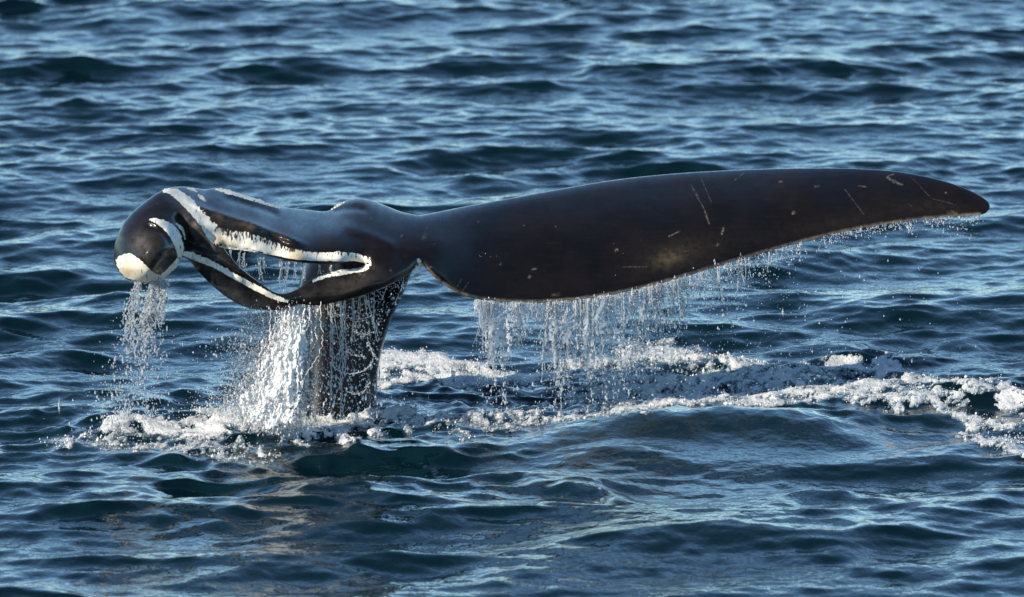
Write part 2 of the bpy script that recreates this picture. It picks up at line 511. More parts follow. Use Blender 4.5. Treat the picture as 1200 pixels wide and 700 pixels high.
# foam: a real lumpy layer that rises out of the sea surface where the foam is thick
lump = fbm(GX / 0.055, GY / 0.12, 55, 3, 0.6)
foff = np.clip(mask - TH, -0.25, 0.6)
FZ = WZ + np.where(foff > 0, 0.024 * foff * (0.35 + 1.0 * lump) + 0.002, 0.05 * foff + 0.002)
keep = (np.maximum.reduce([mask[:-1, :-1], mask[:-1, 1:], mask[1:, 1:], mask[1:, :-1]]) > TH - 0.05)
fg = grp[:-1, :-1]
labels = {0: 'low white foam patch on the sea below the drooping left tip', 1: 'white churned foam ring where the tail stock meets the sea',
          2: 'broad pale foam slick behind and right of the tail stock', 3: 'long broken white foam crests trailing off to the right',
          4: 'small grey white foam breaker at the right edge', 5: 'thin scattered foam flecks on the near swell'}
FV = np.stack([WX, WY, FZ], -1).reshape(-1, 3)
for gi, lb in labels.items():
    sel = (keep & (fg == gi)).ravel()
    if not sel.any(): continue
    q = quads[sel]
    uq, inv = np.unique(q, return_inverse=True)
    fo = new_mesh('sea_foam', FV[uq], inv.reshape(-1, 4), M_FOAM, kind='stuff', label=lb)
    attr(fo, 'cover', np.clip(foff.ravel()[uq] * 1.5, 0, 1))

# bubbles and flecks along the ragged rims of the foam
pr = np.exp(-((mask - TH) / 0.16) ** 2) * core * (dens > 0.2) * (grp != 5) + 0.25 * (mask > TH)
pr = (pr / pr.sum()).ravel()
fi = rng.choice(pr.size, 11000, p=pr)
FLECK = np.stack([WX, WY, np.maximum(WZ, FZ)], -1).reshape(-1, 3)[fi] + np.stack([rng.normal(0, .012, fi.size), rng.normal(0, .03, fi.size), np.abs(rng.normal(0, .008, fi.size))], 1)
def sea_z(x, y):
    j = np.clip(np.searchsorted(gx, x), 0, nx - 1); i = np.clip(np.searchsorted(gy, y), 0, ny - 1)
    return WZ[i, j]

# ------------------------------------------------------------------ whale tail
OUT = [(490, 252), (505, 250), (540, 243), (600, 232), (660, 221), (720, 211), (780, 204.5), (840, 200.5), (900, 198), (960, 197),
       (1010, 198), (1050, 201), (1085, 207), (1115, 215), (1140, 225), (1155, 234), (1160, 241), (1157, 248), (1148, 252),
       (1120, 254), (1085, 257), (1040, 263), (990, 272), (940, 284), (890, 298), (840, 313), (790, 328), (740, 341),
       (690, 350), (640, 354.5), (600, 354.5), (560, 351), (535, 343), (515, 330), (502, 318), (495, 310.5), (489, 312),
       (478, 322), (455, 335), (430, 345), (400, 353), (372, 358), (350, 357), (335, 362), (315, 364), (290, 361), (268, 350),
       (248, 334), (232, 318), (222, 306), (213, 302), (207, 311), (198, 322), (186, 329.5), (168, 332), (150, 328), (139, 318),
       (133.5, 304), (134.5, 286), (141, 268), (152, 252), (168, 238), (185, 226), (200, 220), (218, 219), (240, 222), (254, 220.5),
       (272, 224), (295, 231), (315, 238), (335, 243), (360, 246), (383, 247.5), (394, 241), (406, 235), (420, 232.5), (436, 235), (452, 241), (470, 248)]
HOLE = [(262, 289), (275, 291), (295, 294), (315, 300), (340, 306), (365, 309), (390, 309), (415, 308.5), (427, 310), (421, 314),
        (405, 317), (385, 320), (370, 325), (360, 331), (348, 339), (335, 344), (322, 343), (308, 334), (292, 322), (276, 308)]
DEP = [  # x, y, metres nearer(-)/farther(+) than the tail stock
    (490, 252, .05), (540, 243, .33), (600, 232, .58), (700, 214, .95), (800, 203, 1.22), (900, 198, 1.42), (1000, 198, 1.55),
    (1085, 207, 1.60), (1140, 225, 1.58), (1160, 241, 1.55),
    (495, 312, -.52), (520, 333, -.45), (560, 350, -.36), (640, 354, -.16), (740, 341, .12), (840, 313, .48), (940, 284, .86),
    (1040, 263, 1.16), (1120, 254, 1.40),
    (510, 285, -.30), (560, 300, -.12), (640, 300, .10), (740, 285, .38), (840, 262, .72), (940, 243, 1.02), (1040, 232, 1.32),
    (560, 262, .16), (640, 255, .40), (740, 240, .70), (840, 226, .98), (940, 217, 1.20),
    (450, 242, .12), (420, 234, .16), (385, 248, .14), (420, 252, -.14), (455, 262, -.20), (470, 295, -.50), (430, 280, -.46),
    (390, 272, -.48), (340, 244, -.04), (300, 231, -.20), (240, 222, -.50), (205, 220, -.80), (262, 251, -.88), (300, 264, -.84),
    (340, 278, -.78), (285, 245, -.58), (320, 256, -.48), (330, 288, -.84), (290, 276, -.93), (375, 285, -.66), (400, 296, -.76), (436, 303, -.68),
    (168, 239, -1.06), (187, 226, -.98), (142, 268, -1.14), (134, 300, -1.16), (150, 327, -1.22), (185, 329, -1.26), (206, 311, -1.22),
    (160, 275, -1.30), (180, 295, -1.46), (175, 315, -1.44), (200, 285, -1.36), (195, 255, -1.20), (180, 245, -1.16),
    (215, 268, -1.10), (222, 285, -1.06), (228, 244, -.98), (245, 268, -1.02), (258, 284, -1.00),
    (235, 290, -.98), (300, 293, -.98), (350, 303, -.92), (400, 308, -.80), (428, 310, -.66),
    (220, 300, -1.12), (250, 311, -1.10), (280, 328, -1.06), (310, 344, -1.02), (335, 354, -.98),
    (232, 318, -.98), (268, 350, -.90), (300, 362, -.88), (265, 305, -1.02), (300, 328, -1.0),
    (350, 350, -.92), (380, 330, -.78), (410, 320, -.72), (372, 358, -.90), (430, 345, -.82), (478, 322, -.62), (420, 332, -.78),
]
THK = [(490, 280, .24), (440, 280, .24), (400, 260, .20), (560, 290, .17), (660, 280, .13), (760, 265, .105), (900, 245, .08),
       (1050, 230, .055), (1150, 240, .035), (600, 345, .07), (750, 335, .06), (340, 265, .16), (260, 240, .16), (200, 230, .16),
       (170, 290, .20), (250, 315, .09), (310, 350, .07), (400, 340, .11), (300, 290, .10), (400, 300, .12)]
dep_s = TPS(DEP, 0.004); thk_f = TPS(THK, 0.02)
CREASE = [  # ridges (-) and furrows (+) of the torn fluke: polyline, half width px, metres
    ([(212, 232), (240, 246), (265, 254), (300, 265), (340, 281), (368, 290)], 3.2, -.045),
    ([(256, 224), (285, 231), (312, 240), (336, 248)], 2.6, -.035), ([(258, 231), (285, 238.5), (312, 247.5), (330, 254)], 3.2, .04),
    ([(203, 246), (216, 264), (222, 284), (215, 297)], 4.0, .075), ([(226, 258), (242, 280), (256, 298)], 3.2, -.04),
    ([(222, 291), (250, 301), (290, 323), (326, 346)], 3.0, -.04), ([(350, 346), (400, 343), (450, 326)], 6.0, -.035),
    ([(386, 250), (402, 245), (418, 244), (434, 248)], 3.5, .05), ([(168, 262), (190, 272), (202, 290)], 3.5, .03),
    ([(436, 300), (460, 300), (482, 305)], 5.0, .03), ([(395, 262), (430, 275), (470, 292)], 6.0, -.03),
]
def dep_f(x, y):
    x = np.asarray(x, float); y = np.asarray(y, float)
    wl_ = np.clip((360 - x) / 60, 0, 1) * 0.8 + 0.2          # the torn left fluke is wrinkled, the right one nearly smooth
    cr = 0.0
    for poly, hw, am in CREASE:
        d, p = seg_dist(x, y, poly); p = p / (len(poly) - 1)
        cr = cr + am * np.exp(-(d / hw) ** 2) * smooth01(p, 0, .2) * smooth01(1 - p, 0, .2)
    return dep_s(x, y) + cr + wl_ * (0.036 * (fbm(x / 18, y / 13, 61, 2) - 0.5) + 0.004 * (fbm(x / 5, y / 4, 63, 2) - 0.5))
out_s = spline(OUT, 1700, True); hole_s = spline(HOLE, 300, True)
nk = (vnoise(out_s[:, 0] / 4.0, out_s[:, 1] * 0 + 2.5, 71) - 0.5) * 1.1 - 1.6 * np.clip(vnoise(out_s[:, 0] / 5.5, out_s[:, 1] * 0 + 9.5, 73) - 0.86, 0, 1) * 8
is_low = (out_s[:, 0] > 500) & (out_s[:, 1] > np.interp(out_s[:, 0], [490, 640, 1160], [290, 300, 243]))
out_s[:, 1] += np.where(is_low, nk, 0)                      # small nicks along the trailing edge

def edge_dist(x, y):
    a, _ = seg_dist(x, y, np.vstack([out_s, out_s[:1]])); b, _ = seg_dist(x, y, np.vstack([hole_s, hole_s[:1]]))
    ins = in_poly(x, y, out_s) & ~in_poly(x, y, hole_s)
    return np.where(ins, np.minimum(a, b), 0.0)

def shell(x, y, side, e=None):
    """side -1 front (camera side), +1 back"""
    e = edge_dist(x, y) if e is None else e
    w = 13.0
    q = np.clip(e / w, 0, 1)
    t = np.maximum(thk_f(x, y), .02) * (0.8 * np.sqrt(np.clip(1 - (1 - q) ** 2, 0, 1)) + 0.2 * np.clip(e / 40.0, 0, 1))
    return at(x, y, 60.0 + dep_f(x, y) + side * t / 2)

def cdt(loops, step, nring=0):
    pts = []; edges = []
    for lp in loops:
        b = len(pts); n = len(lp)
        pts += [tuple(q) for q in lp]; edges += [(b + i, b + (i + 1) % n) for i in range(n)]
    lo = loops[0].min(0); hi = loops[0].max(0)
    X, Y = np.meshgrid(np.arange(lo[0], hi[0], step), np.arange(lo[1], hi[1], step))
    X = X + (np.arange(X.shape[0]) % 2)[:, None] * step / 2
    X = X.ravel(); Y = Y.ravel()
    d = np.full(X.shape, 1e9)
    for lp in loops:
        d = np.minimum(d, seg_dist(X, Y, np.vstack([lp, lp[:1]]))[0])
    rings = []
    for lp in loops[:nring]:
        tg = np.roll(lp, -1, 0) - np.roll(lp, 1, 0); tg = tg / (np.hypot(*tg.T)[:, None] + 1e-9)
        nn = np.stack([-tg[:, 1], tg[:, 0]], 1)
        t0 = lp[::4] + nn[::4] * 0.5
        sg = np.sign(in_poly(t0[:, 0], t0[:, 1], lp).mean() - 0.5) * (1 if len(rings) == 0 else -1)
        for off, sk in ((0.5, 1), (1.3, 1), (2.6, 2), (4.5, 2), (7.0, 2)):
            q = lp[::sk] + sg * nn[::sk] * off
            dd = np.full(len(q), 1e9)
            for l2 in loops: dd = np.minimum(dd, seg_dist(q[:, 0], q[:, 1], np.vstack([l2, l2[:1]]))[0])
            g_ = (dd > off * 0.85)
            rings.append(q[g_])
    for q in rings: pts += [tuple(z) for z in q]
    ok = in_poly(X, Y, loops[0]) & (d > (8.3 if nring else step * 0.45))
    pts += list(zip(X[ok], Y[ok]))
    r = delaunay_2d_cdt([Vector(q) for q in pts], edges, [], 0, 1e-4)
    v = np.array([tuple(q) for q in r[0]]); f = np.array([tuple(q) for q in r[2] if len(q) == 3])
    return v, f

# ellipse on the hidden side where the tail stock grows out of the flukes
NE = 48
an = np.linspace(0, 2 * np.pi, NE, endpoint=False)
ell = np.stack([455 + 33 * np.cos(an), 281 - 24 * np.sin(an)], 1)
v2, f2 = cdt([out_s, hole_s, ell], 2.5, 2)
cx = v2[f2].mean(1)
ok = in_poly(cx[:, 0], cx[:, 1], out_s) & ~in_poly(cx[:, 0], cx[:, 1], hole_s)
f2 = f2[ok]; cx = cx[ok]
a_ = v2[f2]
area = (a_[:, 1, 0] - a_[:, 0, 0]) * (a_[:, 2, 1] - a_[:, 0, 1]) - (a_[:, 1, 1] - a_[:, 0, 1]) * (a_[:, 2, 0] - a_[:, 0, 0])
f2 = f2[np.abs(area) > 1e-6]; cx = cx[np.abs(area) > 1e-6]; area = area[np.abs(area) > 1e-6]
f2[area > 0] = f2[area > 0][:, ::-1]           # image y points down: front faces wind towards the camera
e2 = edge_dist(v2[:, 0], v2[:, 1])
ed = np.sort(np.vstack([f2[:, [0, 1]], f2[:, [1, 2]], f2[:, [2, 0]]]), 1)
ue, cnt = np.unique(ed, axis=0, return_counts=True)
bnd = np.zeros(len(v2), bool); bnd[ue[cnt == 1].ravel()] = True
e2[bnd] = 0
PF = shell(v2[:, 0], v2[:, 1], -1, e2); PB = shell(v2[:, 0], v2[:, 1], 1, e2)
n0 = len(v2)
back_id = np.where(bnd, np.arange(n0), np.arange(n0) + n0)
in_e = in_poly(cx[:, 0], cx[:, 1], ell)
fb = back_id[f2[~in_e]][:, ::-1]
verts = [PF, PB]; faces = [f2, fb]
# tail stock rings: centre px, py, depth offset, half width px, half depth m, tilt of ring (0 facing back, 1 horizontal)
RING = [(452, 281, .05, 38, .14, .12), (446, 283, .22, 46, .20, .3), (436, 291, .38, 55, .27, .5), (422, 310, .46, 64, .32, .72),
        (411, 340, .46, 66, .34, .9), (403, 380, .44, 57, .33, 1), (397, 430, .40, 50, .32, 1), (395, 480, .36, 50, .32, 1),
        (394, 540, .33, 54, .34, 1), (394, 640, .28, 62, .40, 1), (394, 760, .2, 74, .50, 1)]
RS = spline(RING, 46)
nearest = [int(np.argmin(np.hypot(v2[:, 0] - q[0], v2[:, 1] - q[1]))) for q in ell]
prev = [n0 + i for i in nearest]
base = 2 * n0; rid = []
for k, (rx, ry, rd, hw, hb, tl) in enumerate(RS):
    tau = tl * math.pi / 2
    c0 = at(rx, ry, 60 + rd)
    vv = math.cos(tau) * np.array([0, 0, 1.0]) + math.sin(tau) * np.array([0, 1.0, 0])
    hwm = hw * 0.005
    ca, sa = np.cos(an), np.sin(an)
    sq = 1 - 0.06 * np.cos(4 * an)
    ringp = c0 + (hwm * ca * sq)[:, None] * RGT + (hb * sa * sq)[:, None] * vv
    if k < 6:
        w_ = ((k + 1) / 7.0); w_ = w_ * w_ * (3 - 2 * w_)
        ringp = ringp * w_ + (PB[nearest] + (0.0 + 0.03 * k) * np.array([0, 1.0, 0])) * (1 - w_)
    verts.append(ringp)
    cur = [base + k * NE + i for i in range(NE)]
    for i in range(NE):
        j = (i + 1) % NE
        faces.append(np.array([[prev[i], prev[j], cur[j]], [prev[i], cur[j], cur[i]]]))
    prev = cur
ALLV = np.vstack(verts); ALLF = np.vstack(faces)
origin = at(395, 490, 60.25); origin[2] = 0.0
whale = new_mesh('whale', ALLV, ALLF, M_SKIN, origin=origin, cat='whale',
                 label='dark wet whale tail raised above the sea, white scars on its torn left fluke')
pc = np.zeros((len(ALLV), 3)); pc[:n0, :2] = v2 / 100; pc[n0:2 * n0, :2] = v2 / 100; pc[n0:2 * n0, 2] = 3.0
ring_n = len(ALLV) - 2 * n0
rk = np.repeat(np.arange(len(RS)), NE); pc[2 * n0:, 0] = 4 + 0.5 * np.tile(np.cos(an), len(RS)); pc[2 * n0:, 1] = 2.8 + rk * 0.07
pc[2 * n0:, 2] = 6 + 0.5 * np.tile(np.sin(an), len(RS))
attr_vec(whale, 'surf', pc)
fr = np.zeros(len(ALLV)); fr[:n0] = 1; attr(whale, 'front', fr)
def gv(x, y, cx_, cy_, sx, sy, rot=0.0):
    dx, dy = x - cx_, y - cy_; c_, s_ = math.cos(rot), math.sin(rot)
    return np.exp(-0.5 * (((dx * c_ + dy * s_) / sx) ** 2 + ((-dx * s_ + dy * c_) / sy) ** 2))
X_, Y_ = v2[:, 0], v2[:, 1]
grey = (0.75 * gv(X_, Y_, 228, 262, 20, 7, 0.9) + 0.6 * gv(X_, Y_, 243, 283, 14, 6, 1.0) + 0.30 * gv(X_, Y_, 188, 300, 12, 14) + 0.5 * gv(X_, Y_, 165, 285, 8, 9)
        + 0.35 * gv(X_, Y_, 300, 262, 40, 6, .25) + 0.25 * gv(X_, Y_, 255, 320, 30, 5, 0.6) + 0.18 * gv(X_, Y_, 400, 335, 60, 9, -.15))
tan = (0.5 * gv(X_, Y_, 784, 303, 12, 6, -.3) + 0.14 * gv(X_, Y_, 800, 298, 40, 12, -.25) + 0.25 * gv(X_, Y_, 268, 262, 20, 7, .4)
       + 0.07 * gv(X_, Y_, 985, 262, 60, 8, -.2) + 0.10 * gv(X_, Y_, 1100, 244, 30, 6, .1))
lower = np.array([(495, 310.5), (515, 330), (535, 343), (560, 351), (600, 354.5), (640, 354.5), (690, 350), (740, 341), (790, 328), (840, 313),
                  (890, 298), (940, 284), (990, 272), (1040, 263), (1085, 257), (1120, 254), (1148, 252)])
ld, _ = seg_dist(X_, Y_, lower)
rimv = 1 - smooth01(ld, 0.8, 3.6)
def full(a):
    o = np.zeros(len(ALLV)); o[:n0] = a; return o
attr(whale, 'grey', full(np.clip(grey, 0, 1))); attr(whale, 'tan', full(np.clip(tan, 0, 1))); attr(whale, 'rim', full(rimv))

# scars: raised pale tissue with ragged rims, each one a part of the whale
def scar(path, closed_poly=None, name='scar', upper=False, rag=1.2, comb=0.0, lift=0.0006, label=None, seed=0, yel=None):
    r = np.random.default_rng(seed + 50)
    if closed_poly is not None:
        lp = spline(closed_poly, max(40, len(closed_poly) * 7), True)
        c_ = lp.mean(0); dv = lp - c_
        lp = c_ + dv * (1 + (r.uniform(-1, 1, len(lp)) * rag / np.maximum(np.hypot(*dv.T), 4))[:, None])
    else:
        L = sum(math.hypot(path[i + 1][0] - path[i][0], path[i + 1][1] - path[i][1]) for i in range(len(path) - 1))
        n = max(12, int(L / 1.4))
        S = spline(path, n)
        tg = np.gradient(S[:, :2], axis=0); tg /= np.hypot(*tg.T)[:, None]
        nn = np.stack([tg[:, 1], -tg[:, 0]], 1)
        h = S[:, 2] / 2
        low = np.interp(np.arange(n), np.arange(0, n, 3), r.normal(0, 1, len(np.arange(0, n, 3))))
        ra = h + rag * 0.5 * r.normal(0, 1, n) + rag * 0.6 * low
        rb = h + rag * 0.4 * r.normal(0, 1, n)
        if comb:
            wgt = np.exp(-((np.linspace(0, 1, n) - 0.38) / 0.2) ** 2)
            ra = ra + comb * wgt * (r.uniform(-1, 1, n))
        ra = np.maximum(ra, 0.5); rb = np.maximum(rb, 0.5)
        A = S[:, :2] + nn * ra[:, None]; B = S[:, :2] - nn * rb[:, None]
        lp = np.vstack([A, B[::-1]])
    v, f = cdt([lp], 1.7)
    cc = v[f].mean(1); f = f[in_poly(cc[:, 0], cc[:, 1], lp)]
    a = v[f]
    ar = (a[:, 1, 0] - a[:, 0, 0]) * (a[:, 2, 1] - a[:, 0, 1]) - (a[:, 1, 1] - a[:, 0, 1]) * (a[:, 2, 0] - a[:, 0, 0])
    f = f[np.abs(ar) > 1e-7]; ar = ar[np.abs(ar) > 1e-7]
    f[ar > 0] = f[ar > 0][:, ::-1]
    P = shell(v[:, 0], v[:, 1], -1)
    eps = 0.8
    Px = shell(v[:, 0] + eps, v[:, 1], -1) - P; Py = shell(v[:, 0], v[:, 1] - eps, -1) - P
    nm = np.cross(Px, Py); nm /= np.linalg.norm(nm, axis=1)[:, None] + 1e-12
    flip = (nm @ FWD) > 0; nm[flip] *= -1
    nm = nm * 0.5 - FWD * 0.5; nm /= np.linalg.norm(nm, axis=1)[:, None]
    db, _ = seg_dist(v[:, 0], v[:, 1], np.vstack([lp, lp[:1]]))
    lf = lift * (-0.25 + 1.25 * np.clip(db / 1.3, 0, 1)) + 0.0006
    P = P + nm * lf[:, None]
    o = new_mesh(name, P, f, M_SCAR, parent=whale)
    o.location = (0, 0, 0)
    co = np.asarray(P - origin, np.float32); o.data.vertices.foreach_set('co', co.ravel()); o.data.update()
    sv_ = np.zeros((len(v), 3)); sv_[:, :2] = v / 100
    attr_vec(o, 'surf', sv_)
    yv = np.zeros(len(v))
    if yel:
        for (a0, b0, s0) in yel: yv += gv(v[:, 0], v[:, 1], a0, b0, s0, s0)
    attr(o, 'yellow', np.clip(yv, 0, 1)); attr(o, 'inset', db)
    up = np.zeros(len(v))
    if upper:
        d_, p_ = seg_dist(v[:, 0], v[:, 1], [q[:2] for q in path])
        yc = np.interp(v[:, 0], [q[0] for q in path], [q[1] for q in path])
        up = np.clip((yc - v[:, 1]) / 7.0 + 0.15, -1, 1) * smooth01(v[:, 0], 246, 262) * (1 - 0.35 * smooth01(v[:, 0], 330, 400))
    attr(o, 'upper', up)
    if label: o['label'] = label
    return o

scar([(190, 224, 3), (198, 224, 7), (208, 228, 11), (220, 238, 13), (232, 251, 13), (243, 264, 15), (253, 276, 20), (266, 281, 21), (285, 283, 21),
      (304, 287, 19), (322, 292, 15), (345, 298, 12), (372, 301, 10), (398, 301, 11), (418, 302, 9), (430, 306, 8), (434, 311, 3)], rag=0.55, comb=2.2, seed=1, upper=True,
     label='long white scar band along the torn inner edge', yel=[(257, 281, 5), (262, 288, 4), (340, 303, 5), (352, 302, 5)])
scar([(433, 308, 6), (428, 314.5, 6), (414, 317.5, 5), (400, 319.5, 7), (388, 321.5, 5), (378, 325, 4.5), (366, 330, 3)], rag=0.5, seed=2,
     label='short white scar below the slit')
scar([(175, 257, 2), (183, 259, 6), (194, 264, 10), (203, 273, 12), (209, 285, 11), (211, 296, 8), (210, 303, 4)], rag=0.6, seed=3,
     label='curved white scar on the drooping tip')
scar([(209, 303, 3), (205, 310, 6), (197, 318, 6), (190, 325, 6)], rag=0.8, seed=4)
scar(None, [(136, 306), (141, 300), (150, 297), (158, 300), (166, 306), (173, 313), (181, 320), (190, 323), (195, 325), (186, 329),
            (170, 331.5), (152, 328), (141, 319)], rag=1.0, seed=5, name='white_patch', label='white blotch under the drooping tip', yel=[(150, 318, 6)])
scar([(213, 297, 4), (222, 299, 7), (236, 304, 8), (252, 311, 7), (270, 321, 7), (290, 332, 7), (310, 343, 6), (326, 350, 5), (338, 354, 3)], rag=0.6, seed=6,
     label='straight white scar along the hanging flap')
scar([(252, 222, 2), (262, 224, 4), (274, 227, 5), (290, 232, 4), (304, 236, 4), (316, 240.5, 3), (328, 244, 1.5)], rag=0.9, seed=7, label='thin white scar on the leading edge')
scar([(490, 303, 3), (491.5, 309, 6), (489.5, 315, 7), (487, 319, 3)], rag=0.9, seed=8, name='white_patch', label='white nick at the notch')
scar([(232, 228, 2), (236, 232, 4), (241, 236, 2)], rag=0.5, seed=9, name='white_patch')
scar([(206, 262, 1.5), (212, 267, 3.5), (216, 274, 3), (217, 281, 1.5)], rag=0.6, seed=10, name='white_patch')
scar([(219, 220.5, 2), (226, 222, 3.5), (231, 225, 2)], rag=0.5, seed=12, name='white_patch')
scar([(388, 246, 1.5), (395, 241.5, 2.5), (404, 237, 1.5)], rag=0.6, seed=11, name='white_patch')

# ------------------------------------------------------------------ falling water
OCT_V = np.array([(1, 0, 0), (-1, 0, 0), (0, 1, 0), (0, -1, 0), (0, 0, 1), (0, 0, -1)], float)
OCT_F = np.array([(0, 2, 4), (2, 1, 4), (1, 3, 4), (3, 0, 4), (2, 0, 5), (1, 2, 5), (3, 1, 5), (0, 3, 5)])

class Water:
    def __init__(s): s.v = []; s.f = []; s.n = 0
    def drops(s, P, r, stretch=1.0):
        P = np.asarray(P); n = len(P)
        if n == 0: return
        r = np.broadcast_to(r, (n,)) * 0.54 * np.exp(rng.normal(0, .42, n)); st = np.broadcast_to(stretch, (n,)) * np.exp(np.abs(rng.normal(0, .5, n)))
        r = np.minimum(r, 0.011)
        sc = np.stack([r, r, r * st], 1)
        V_ = P[:, None, :] + OCT_V[None] * sc[:, None, :]
        s.v.append(V_.reshape(-1, 3))
        s.f.append((OCT_F[None] + (s.n + 6 * np.arange(n))[:, None, None]).reshape(-1, 3))
        s.n += 6 * n
    def strand(s, path, rad, sides=5):
        path = np.asarray(path); n = len(path); rad = np.broadcast_to(rad, (n,)) * 0.7
        for _ in range(2):
            pd = np.pad(rad, 1, mode='edge'); rad = 0.25 * pd[:-2] + 0.5 * pd[1:-1] + 0.25 * pd[2:]
        tg = np.gradient(path, axis=0); tg /= np.linalg.norm(tg, axis=1)[:, None] + 1e-9
        ref = np.where(np.abs(tg[:, 2:3]) > 0.9, np.array([[1.0, 0, 0]]), np.array([[0, 0, 1.0]]))
        a = np.cross(tg, ref); a /= np.linalg.norm(a, axis=1)[:, None] + 1e-9
        b = np.cross(tg, a)
        q = np.linspace(0, 2 * np.pi, sides, endpoint=False)
        V_ = path[:, None] + rad[:, None, None] * (np.cos(q)[None, :, None] * a[:, None] + np.sin(q)[None, :, None] * b[:, None])
        s.v.append(V_.reshape(-1, 3))
        i = np.arange(n - 1)[:, None] * sides; j = np.arange(sides)[None]; j2 = (j + 1) % sides
        A = s.n + i + j; B = s.n + i + j2; C_ = s.n + i + sides + j2; D_ = s.n + i + sides + j
        s.f.append(np.stack([np.stack([A, B, C_], -1), np.stack([A, C_, D_], -1)], 2).reshape(-1, 3))
        s.n += n * sides
    def film(s, x0, x1, y0, y1, mfun, dfun, thick, step=1.0):
        """tattered sheet of falling water: thickest in its middle, running out to nothing at its ragged rim"""
        xs = np.arange(x0, x1, step); ys = np.arange(y0, y1, step)
        X, Y = np.meshgrid(xs, ys)
        mk = mfun(X, Y); D = dfun(X, Y)
        t = np.clip(mk, 0, 1) * thick
        ln = fbm(X / 3.2, Y / 6.0, 201, 3, 0.6) - 0.5
        A = at(X, Y, D - t * (0.6 + 0.8 * ln)); B = at(X, Y, D + t * 0.6 + 0.004)
        ny_, nx_ = X.shape
        ii = np.arange(nx_ * ny_).reshape(ny_, nx_)
        k = np.maximum.reduce([mk[:-1, :-1], mk[:-1, 1:], mk[1:, 1:], mk[1:, :-1]]) > 0
        q = np.stack([ii[:-1, :-1], ii[:-1, 1:], ii[1:, 1:], ii[1:, :-1]], -1)[k]
        u, inv = np.unique(q, return_inverse=True); q = inv.reshape(-1, 4)
        for pts, fl in ((A.reshape(-1, 3)[u], True), (B.reshape(-1, 3)[u], False)):
            qq = q[:, ::-1] if fl else q
            s.v.append(pts); s.f.append(np.vstack([qq[:, [0, 1, 2]], qq[:, [0, 2, 3]]]) + s.n); s.n += len(pts)
    def build(s, name, mat, label):
        return new_mesh(name, np.vstack(s.v), np.vstack(s.f), mat, kind='stuff', label=label)

PXM = 0.005
def beads(path, r0, seed_r, keep=1.0):
    """break a falling path into beads of uneven size"""
    n = len(path)
    return path + rng.normal(0, 0.004, path.shape), np.abs(rng.normal(r0, seed_r, n)) + 0.0015

def fall(start, length, drift=0.0, wig=0.006, n=None):
    n = n or max(6, int(length / 0.018))
    t = np.linspace(0, 1, n)
    z = start[2] - length * t
    w1, w2 = rng.uniform(0, 6.28, 2)
    fr_ = rng.uniform(8, 18) * length
    x = start[0] + drift * t ** 1.5 + wig * (np.sin(fr_ * t + w1) - math.sin(w1)) * t
    y = start[1] + 0.5 * drift * t + wig * (np.sin(fr_ * 0.8 * t + w2) - math.sin(w2)) * t
    return np.stack([x, y, z], 1)

low_s = spline(lower, 400)
def edge_pt(px):
    k = int(np.argmin(np.abs(low_s[:, 0] - px)))
    return at(low_s[k, 0], low_s[k, 1] - 0.5, 60 + dep_f(low_s[k, 0], low_s[k, 1]) - .005)

# curtain under the right fluke
W = Water()
def curtain_len(px):     # typical reach in px
    return float(np.interp(px, [556, 575, 610, 660, 690, 730, 780, 830, 880, 950, 1050, 1090, 1145], [20, 75, 72, 78, 90, 70, 52, 45, 26, 14, 6, 10, 16]))
def clen(px): return curtain_len(px) * float(0.35 + 1.15 * vnoise(np.array(px / 13.0), np.array(3.5), 309))
def curtain_den(px):
    return float(np.interp(px, [556, 570, 620, 700, 760, 800, 850, 880, 950, 1050, 1080, 1140, 1150], [.6, 1, 1, 1, .8, .5, .38, .25, .14, .05, .1, .16, 0]))
def clump(px): return float(np.clip(2.2 * vnoise(np.array(px / 7.0), np.array(0.5), 305) - 0.25, 0.12, 1))
for k in range(900):
    px = rng.uniform(558, 1146)
    if rng.uniform() > curtain_den(px) * clump(px): continue
    L = clen(px) * rng.uniform(0.3, 1.15) * PXM
    s0 = edge_pt(px); s0[1] += rng.normal(0, .02)
    pth = fall(s0, L, rng.normal(0.008, .022), .010)
    r = np.interp(np.linspace(0, 1, len(pth)), [0, .2, 1], [.0042, .0028, .0016]) * rng.uniform(.6, 1.5) * (0.7 + 0.6 * rng.uniform(size=len(pth)))
    W.strand(pth, r, 4)
    if rng.uniform() < 0.75:
        tail = fall(pth[-1], L * rng.uniform(.3, .9), rng.normal(0, .04), n=max(3, int(L / .03)))
        W.drops(tail + rng.normal(0, .007, tail.shape), np.abs(rng.normal(.0042, .0018, len(tail))) + .0012, rng.uniform(1, 2.2, len(tail)))
for px in [572, 606, 640, 651, 676, 683, 690, 699, 712, 738, 760, 771, 790, 808, 842, 868]:   # the heavier streams
    L = curtain_len(px) * rng.uniform(.95, 1.35) * PXM
    s0 = edge_pt(px)
    for q in range(4):
        s1 = s0 + rng.normal(0, .012, 3); s1[2] = s0[2]
        pth = fall(s1, L * rng.uniform(.6, 1), rng.normal(.0, .025), .011)
        W.strand(pth, np.interp(np.linspace(0, 1, len(pth)), [0, 1], [.006, .0025]) * (0.5 + rng.uniform(size=len(pth))), 5)
        W.drops(pth + rng.normal(0, .010, pth.shape), np.abs(rng.normal(.005, .0022, len(pth))) + .0015, rng.uniform(.8, 1.8, len(pth)))
P = []
for k in range(17000):
    px = rng.uniform(558, 1150)
    if rng.uniform() > curtain_den(px) ** 0.8 * clump(px): continue
    s0 = edge_pt(px)
    dz = abs(rng.normal(0, 1)) ** 1.1 * clen(px) * 0.8 * PXM
    P.append(s0 + np.array([rng.normal(0, .012 + .05 * dz), rng.normal(0, .04 + .1 * dz), -dz]))
P = np.array(P); W.drops(P, np.abs(rng.normal(.0030, .0016, len(P))) + .0011, rng.uniform(.8, 1.8, len(P)))
